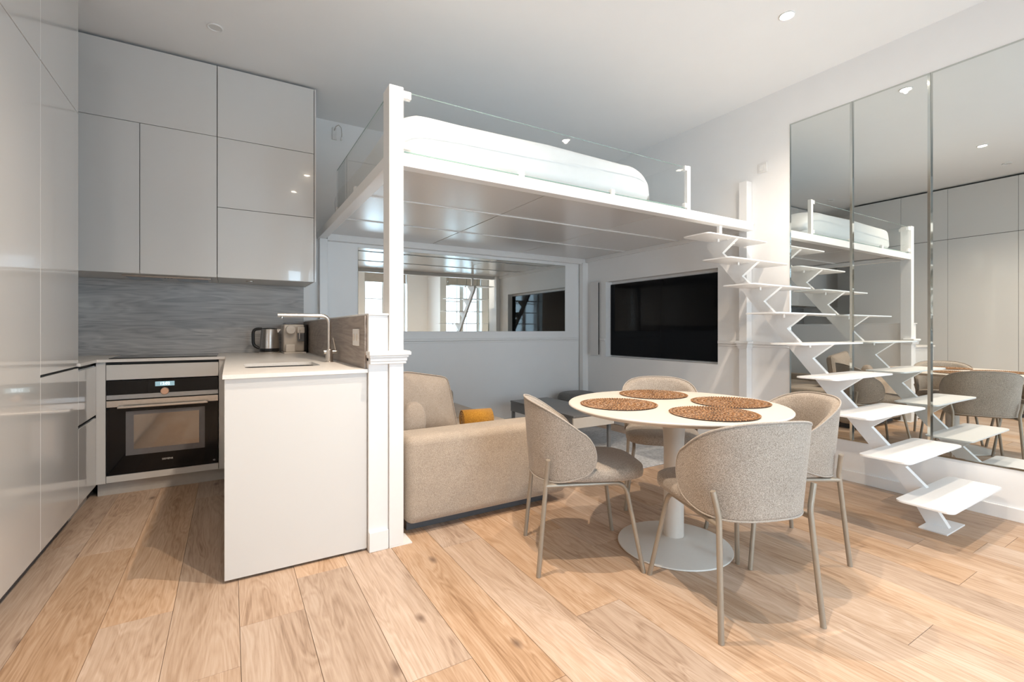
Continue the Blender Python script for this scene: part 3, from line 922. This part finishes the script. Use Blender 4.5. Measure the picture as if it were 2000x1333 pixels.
tv = thing('television', 'large black flat-screen television recessed in the wall niche', 'television', (XR + 0.075, 3.56, 0.81))
obj('screen', B((0.0, 0.004, -0.755, 0.765, 0.008, 0.86)), 'tvglass', tv)
obj('bezel', B((0.0042, 0.024, -0.764, 0.771, 0.0, 0.868), bevel=0.002, seg=1), 'blackplastic', tv)
sp = thing('wall_panel', 'narrow grey vertical panel on the wall left of the television', 'panel', (XR, 4.505, 0.805))
obj('face', B((-0.035, -0.027, -0.068, 0.068, 0, 0.915), bevel=0.001, seg=1), 'loftpanel', sp)
obj('core', B((-0.0265, -0.001, -0.055, 0.060, 0.01, 0.905)), 'blackplastic', sp)
sw = obj('wall_switch', B((XR - 0.01, XR - 0.001, 2.315, 2.395, 2.48, 2.56), bevel=0.003), 'whiteplastic')
tag(sw, 'small white switch plate high on the wall beside the loft post', 'switch')
obj('rocker', B((XR - 0.0125, XR - 0.0102, 2.33, 2.38, 2.495, 2.545), bevel=0.001, seg=1), 'whiteplastic', sw)

# ---- reading lamp on the back wall
t = thing('reading_lamp', 'small white gooseneck reading lamp on the wall above the loft', 'lamp', (0.865, YB, 2.95))
obj('wall_plate', B((-0.03, 0.012, -0.016, -0.001, 0.0, 0.115), bevel=0.003), 'whiteplastic', t)
bm = bmesh.new()
tube(bm, [(-0.01, -0.016, 0.085), (0.0, -0.04, 0.118), (0.022, -0.06, 0.128), (0.042, -0.075, 0.10), (0.046, -0.08, 0.04), (0.044, -0.08, 0.01)], 0.0035, 8)
obj('gooseneck', bm, 'steel', t, True)
bm = bmesh.new(); tube(bm, [(0.044, -0.08, 0.012), (0.042, -0.08, -0.022)], [0.008, 0.011], 12)
obj('lamp_head', bm, 'whiteplastic', t, True)

# ================================================================== CEILING LIGHTS
def downlight(x, y, lit, label, power=1.0):
    t = thing('ceiling_downlight', label, 'light', (x, y, CEIL), 0, 'recessed ceiling downlights')
    bm = bmesh.new(); lathe(bm, [(0.036, -0.0005), (0.046, -0.0005), (0.047, -0.006), (0.042, -0.009), (0.036, -0.004), (0.036, -0.0005)], 32)
    obj('ring', bm, 'trim', t, True)
    bm = bmesh.new(); lathe(bm, [(0, -0.003), (0.0355, -0.003), (0.0355, -0.0005), (0, -0.0005)], 28)
    obj('lens', bm, 'lamp' if lit else 'lens_off', t)
    if lit:
        ld = bpy.data.lights.new('downlight_beam', 'SPOT')
        ld.energy = SPOT_W * power; ld.color = WARM; ld.spot_size = math.radians(140); ld.spot_blend = 1.0; ld.shadow_soft_size = 0.015
        lo = bpy.data.objects.new('downlight_beam', ld); COL.objects.link(lo)
        lo.parent = t; lo.location = (0, 0, -0.02)
    return t
for (x, y), pw, lab in zip(SPOTS, (0.66, 1.05, 1.1, 0.56), ('lit recessed downlight in the ceiling above the stairs', 'lit recessed downlight in front of the loft bed, kitchen side', 'lit recessed downlight nearer the windows, kitchen side', 'lit recessed downlight nearest the windows above the lowest tread')):
    downlight(x, y, True, lab, pw)
downlight(-0.087, 3.675, False, 'unlit recessed downlight in the ceiling in front of the upper cupboards')
downlight(-0.157, 1.772, False, 'unlit recessed downlight beside the tall cupboards, seen in the mirror')

# ================================================================== SOFA CORNER
SX0, SX1, SY0, SY1 = 0.812, 1.90, 2.505, 4.50
so = thing('sofa', 'low sand-coloured fabric sofa with broad arms under the loft', 'sofa', ((SX0 + SX1) / 2, (SY0 + SY1) / 2, 0))
SC = Vector(((SX0 + SX1) / 2, (SY0 + SY1) / 2, 0))
def sofapart(name, bm, mat='sofa', sm=45):
    o = obj(name, bm, mat, so); o.matrix_parent_inverse = Matrix.Translation(-SC)
    if sm: smooth_by_angle(o, sm)
    return o
SY0 = 2.448
sofapart('arm', B((SX0, SX1, SY0, SY0 + 0.245, 0.056, 0.538), bevel=0.05, seg=5))
sofapart('arm', B((SX0, SX1, SY1 - 0.245, SY1, 0.056, 0.538), bevel=0.055, seg=5))
sofapart('seat_base', B((SX0 + 0.01, SX1 - 0.03, SY0 + 0.2455, SY1 - 0.2455, 0.056, 0.27), bevel=0.02, seg=2))
sofapart('backrest', B((SX0, SX0 + 0.055, SY0 + 0.2455, SY1 - 0.2455, 0.2705, 0.50), bevel=0.02, seg=3))
ym = (SY0 + SY1) / 2
for a, b in ((SY0 + 0.247, ym - 0.001), (ym + 0.001, SY1 - 0.247)):
    sofapart('seat_cushion', B((SX0 + 0.057, SX1, a, b, 0.271, 0.412), bevel=0.04, seg=4))
sofapart('plinth', B((SX0 + 0.03, SX1 - 0.10, SY0 + 0.10, SY1 - 0.10, 0.0005, 0.0555)), 'plinth', 0)

def cushion(name, label, c, s, rot, mat, e1=0.55, e2=0.28, pinch=0.5, skew=0.0):
    bm = bmesh.new()
    def fn(p, x, y, z):
        k = 1 - pinch * (max(abs(x), abs(y)) ** 4)
        return Vector((p.x + (-skew * y * max(0.0, x)), p.y, p.z * k))
    superq(bm, (0, 0, 0), s, e1, e2, 44, 16, fn)
    o = obj(name, bm, mat, None, True)
    o.location = c; o.rotation_euler = rot
    tag(o, label, 'cushion')
    return o
c1 = cushion('throw_cushion', 'big square taupe box cushion leaning on the sofa behind the near arm', (1.120, 3.005, 0.630), (0.205, 0.188, 0.075), (math.radians(78), math.radians(10), math.radians(6)), 'cushion', 0.5, 0.22, 0.35, 0.055)
bm = bmesh.new()
lp = []
for k in range(60):
    th = 2 * PI * k / 60
    ex, ey = sgn(math.cos(th), 0.22), sgn(math.sin(th), 0.22)
    lp.append((0.206 * ex - 0.055 * ey * max(0.0, ex), 0.189 * ey, 0.028))
tube(bm, lp + [lp[0]], 0.004, 6, caps=False)
obj('piping', bm, 'cushion', c1, True)
cushion('bolster_cushion', 'small plump beige cushion tucked beside the white post on the sofa', (0.955, 2.772, 0.548), (0.078, 0.064, 0.132), (0, math.radians(4), 0), 'cushion', 0.8, 0.7, 0.25)
bl = thing('rolled_blanket', 'rolled mustard wool blanket lying on the sofa seat', 'blanket', (1.475, 2.99, 0.4205))
bm = bmesh.new()
spi = []
for k in range(80):
    a = k * 0.30; r = 0.008 + 0.0027 * a
    if r > 0.072: break
    spi.append((r * math.cos(a), 0.070 + r * math.sin(a)))
inner = [(y * 0.86 * 1.0, 0.070 + (z - 0.070) * 0.86) for y, z in spi]
strip0 = [bm.verts.new((-0.085, y, z)) for y, z in spi]; strip1 = [bm.verts.new((0.13, y, z)) for y, z in spi]
for k in range(len(spi) - 1): bm.faces.new((strip0[k], strip0[k + 1], strip1[k + 1], strip1[k]))
o = obj('wool_roll', bm, 'mustard', bl, True, recalc=False)
md = o.modifiers.new('thickness', 'SOLIDIFY'); md.thickness = 0.010; md.offset = 0
bm = bmesh.new(); tube(bm, [(-0.083, 0, 0.070), (0.118, 0, 0.070)], 0.060, 20)
obj('wool_core', bm, 'mustard', bl, True)
bl.rotation_euler = (0, 0, math.radians(-8))

# ---- rug
rg = obj('area_rug', B((2.15, 3.62, 2.70, 4.35, 0.0004, 0.009), bevel=0.003, seg=1), 'rug')
tag(rg, 'faded light grey rug under the coffee table', 'rug')

# ---- coffee table
t = thing('coffee_table', 'low slate grey coffee table with a drawer in painted sunlit beige', 'coffee table', (2.86, 3.85, 0.0))
def ct(name, b, mat, bev=0.002):
    return obj(name, B(b, bevel=bev, seg=1), mat, t)
ct('top_board', (-0.245, 0.245, -0.05, 0.54, 0.335, 0.352), 'ctdark')
ct('top_board', (-0.245, 0.245, -0.555, -0.053, 0.335, 0.352), 'ctdark')
ct('body', (-0.242, 0.242, -0.535, 0.537, 0.240, 0.3345), 'ctdark')
d = ct('drawer', (-0.243, 0.243, -0.553, -0.536, 0.236, 0.331), 'ctsunlit')
for x in (-0.225, 0.225):
    for y in (-0.50, 0.51):
        ct('leg', (x - 0.015, x + 0.015, y - 0.015, y + 0.015, 0.0092, 0.2395), 'ctdark')

# ---- pouf
t = thing('pouf', 'round charcoal fabric pouf in the corner under the loft', 'pouf', (3.585, 4.42, 0.009))
bm = bmesh.new(); superq(bm, (0, 0, 0.185), (0.235, 0.225, 0.185), 0.35, 0.75, 40, 16)
obj('upholstery', bm, 'pouf', t, True)
bm = bmesh.new()
lp = [(0.232 * sgn(math.cos(2 * PI * k / 40), 0.75), 0.222 * sgn(math.sin(2 * PI * k / 40), 0.75), 0.30) for k in range(41)]
tube(bm, lp, 0.004, 6, caps=False); obj('seam', bm, 'pouf', t, True)

# ================================================================== DINING TABLE
TX, TY, TZ, TR = 1.985, 1.665, 0.735, 0.545
t = thing('dining_table', 'round cream pedestal dining table with a trumpet foot', 'table', (TX, TY, 0))
bm = bmesh.new(); lathe(bm, [(0, TZ), (TR - 0.004, TZ), (TR, TZ - 0.004), (TR, TZ - 0.008), (TR - 0.035, TZ - 0.026), (0.12, TZ - 0.028), (0, TZ - 0.028)], 96)
smooth_by_angle(obj('tabletop', bm, 'tabletop', t), 25)
bm = bmesh.new(); lathe(bm, [(0.05, 0.05), (0.05, 0.50), (0.055, 0.60), (0.068, 0.69), (0.075, TZ - 0.029), (0, TZ - 0.029)], 40)
smooth_by_angle(obj('column', bm, 'tablebase', t), 40)
bm = bmesh.new(); lathe(bm, [(0, 0.0005), (0.281, 0.0005), (0.285, 0.004), (0.283, 0.009), (0.20, 0.022), (0.11, 0.036), (0.058, 0.05), (0.05, 0.052), (0, 0.052)], 72)
smooth_by_angle(obj('pedestal_base', bm, 'tablebase', t), 40)

# ---- woven placemats: concentric braided rings of slanted stitches
def placemat_mesh():
    bm = bmesh.new()
    lathe(bm, [(0, 0.001), (0.192, 0.001), (0.192, 0.0045), (0, 0.0045)], 48)
    for f in bm.faces: f.material_index = 2
    rings = 11
    for j in range(rings):
        r = 0.022 + (0.188 - 0.022) * j / (rings - 1)
        n = max(12, int(2 * PI * r / 0.0135))
        tilt = 0.62 if j % 2 == 0 else -0.62
        for k in range(n):
            a = 2 * PI * k / n + j * 0.13
            c = Vector((r * math.cos(a), r * math.sin(a), 0.0055))
            tang = Vector((-math.sin(a), math.cos(a), 0)); rad = Vector((math.cos(a), math.sin(a), 0))
            d = (tang * math.cos(tilt + 0.5 * PI) + rad * math.sin(tilt + 0.5 * PI)).normalized()
            s = Vector((-d.y, d.x, 0))
            L, wd, h = 0.0112, 0.0046, 0.0042
            p = [c + d * L, c + s * wd, c - d * L, c - s * wd, c + Vector((0, 0, h))]
            vs = [bm.verts.new(q) for q in p]
            mi = 0 if (k * 7 + j * 3) % 5 < 3 else 1
            for q in ((0, 1, 4), (1, 2, 4), (2, 3, 4), (3, 0, 4)):
                f = bm.faces.new([vs[i] for i in q]); f.material_index = mi
    me = bpy.data.meshes.new('placemat')
    bmesh.ops.recalc_face_normals(bm, faces=bm.faces[:])
    bm.to_mesh(me); bm.free()
    for mm in ('rattan', 'rattan2', 'ratdark'): me.materials.append(M[mm])
    return me
pm = placemat_mesh()
for (x, y, a), lab in zip(((1.715, 1.790, 0.2), (2.150, 1.955, 1.1), (2.262, 1.530, 2.0), (1.895, 1.365, 2.9)),
    ('round braided rattan placemat at the table edge nearest the sofa', 'round braided rattan placemat at the far side of the table', 'round braided rattan placemat nearest the stairs', 'round braided rattan placemat at the front of the table')):
    o = bpy.data.objects.new('placemat', pm); COL.objects.link(o)
    o.location = (x, y, TZ - 0.0005); o.rotation_euler = (0, 0, a)
    tag(o, lab, 'placemat', 'rattan placemats on the dining table')

# ================================================================== DINING CHAIRS
def make_chair():
    t = thing('dining_chair', 'chair', 'chair', (0, 0, 0), 0, 'dining chairs around the round table')
    # wraparound shell
    FM = math.radians(104)
    def shell(s, v, off=0.0):
        zc = 0.605 - 0.075 * s * s
        hh = 0.182 * max(0.0, 1 - abs(s) ** 2.6) ** 0.5
        z = zc + hh * v
        ph = s * FM
        k = 1 + 0.36 * (z - 0.54)
        x = (0.238 + off) * math.copysign(abs(math.sin(ph)) ** 0.82, ph) * k
        y = -(0.215 + off) * math.copysign(abs(math.cos(ph)) ** 0.82, math.cos(ph)) * k - 0.045
        return Vector((x, y, z))
    NS, NV = 40, 10
    ss = [math.sin(PI / 2 * (-1 + 2 * i / NS) * 0.985) for i in range(NS + 1)]
    vv = [math.sin(PI / 2 * (-1 + 2 * j / NV)) for j in range(NV + 1)]
    bm = bmesh.new()
    TK = 0.054
    gin, gout = [], []
    for s in ss:
        gin.append([bm.verts.new(shell(s, v * 0.93, 0.004 - TK * (1 - 0.40 * abs(v) ** 4) * (1 - 0.5 * abs(s) ** 6))) for v in vv])
        gout.append([bm.verts.new(shell(s, v, 0.0)) for v in vv])
    for i in range(NS):
        for j in range(NV):
            bm.faces.new((gin[i][j], gin[i][j + 1], gin[i + 1][j + 1], gin[i + 1][j]))
            bm.faces.new((gout[i][j], gout[i + 1][j], gout[i + 1][j + 1], gout[i][j + 1]))
    for i in range(NS):
        for j in (0, NV):
            bm.faces.new((gin[i][j], gin[i + 1][j], gout[i + 1][j], gout[i][j]))
    for i in (0, NS):
        for j in range(NV):
            bm.faces.new((gin[i][j], gin[i][j + 1], gout[i][j + 1], gout[i][j]))
    br = obj('backrest', bm, 'tweed', t, True)
    md = br.modifiers.new('soft', 'SUBSURF'); md.levels = 1; md.render_levels = 1
    # piping along the outer rim
    bm = bmesh.new()
    loop = [shell(s, 1.0, -0.002) for s in ss] + [shell(s, -1.0, -0.002) for s in reversed(ss)]
    tube(bm, loop + [loop[0]], 0.0042, 6, caps=False)
    obj('piping', bm, 'piping', br, True)
    # seat
    bm = bmesh.new()
    def sf(p, x, y, z):
        q = p.copy()
        if z > 0: q.z = q.z * (1 - 0.10 * (x * x + y * y)) + 0.006
        if z < 0: q.z *= 0.85
        return q
    superq(bm, (0, 0.045, 0.444), (0.226, 0.248, 0.042), 0.5, 0.55, 44, 14, sf)
    obj('seat', bm, 'tweed', t, True)
    for sx in (-1, 1):
        bm = bmesh.new()
        top = (sx * 0.220, -0.200, 0.530); kn = (sx * 0.198, -0.205, 0.432); ft = (sx * 0.218, -0.245, 0.0)
        tube(bm, [top] + bend(top, kn, ft, 0.018, 3) + [ft], 0.0108, 12)
        smooth_by_angle(obj('leg', bm, 'chairleg', t), 50)
        bm = bmesh.new()
        a = (sx * 0.200, -0.208, 0.405); b = (sx * 0.172, 0.178, 0.400); c = (sx * 0.23, 0.245, 0.0)
        tube(bm, [a] + bend(a, b, c, 0.055, 6) + [c], 0.0105, 12)
        smooth_by_angle(obj('leg', bm, 'chairleg', t), 50)
    bm = bmesh.new(); tube(bm, [(-0.17, 0.10, 0.404), (0.17, 0.10, 0.404)], 0.008, 8); tube(bm, [(-0.18, -0.14, 0.406), (0.18, -0.14, 0.406)], 0.008, 8)
    obj('seat_frame', bm, 'chairleg', t, True)
    return t
proto = make_chair()
def face(dx, dy): return math.atan2(-dx, dy)
chairs = [(1.509, 1.854, (0.91, -0.42), 'greige upholstered dining chair between the sofa arm and the table'),
          (1.784, 1.211, (0.32, 0.947), 'greige upholstered dining chair in the foreground, its back to the camera'),
          (2.406, 1.389, (-0.877, 0.48), 'greige upholstered dining chair next to the lower stairs'),
          (2.435, 2.150, (-0.69, -0.72), 'greige upholstered dining chair at the far side, partly hidden by the table')]
for i, (x, y, f, lab) in enumerate(chairs):
    o = proto if i == 0 else copytree(proto)
    o.location = (x, y, 0.0)
    o.rotation_euler = (0, 0, face(*f))
    o['label'] = lab
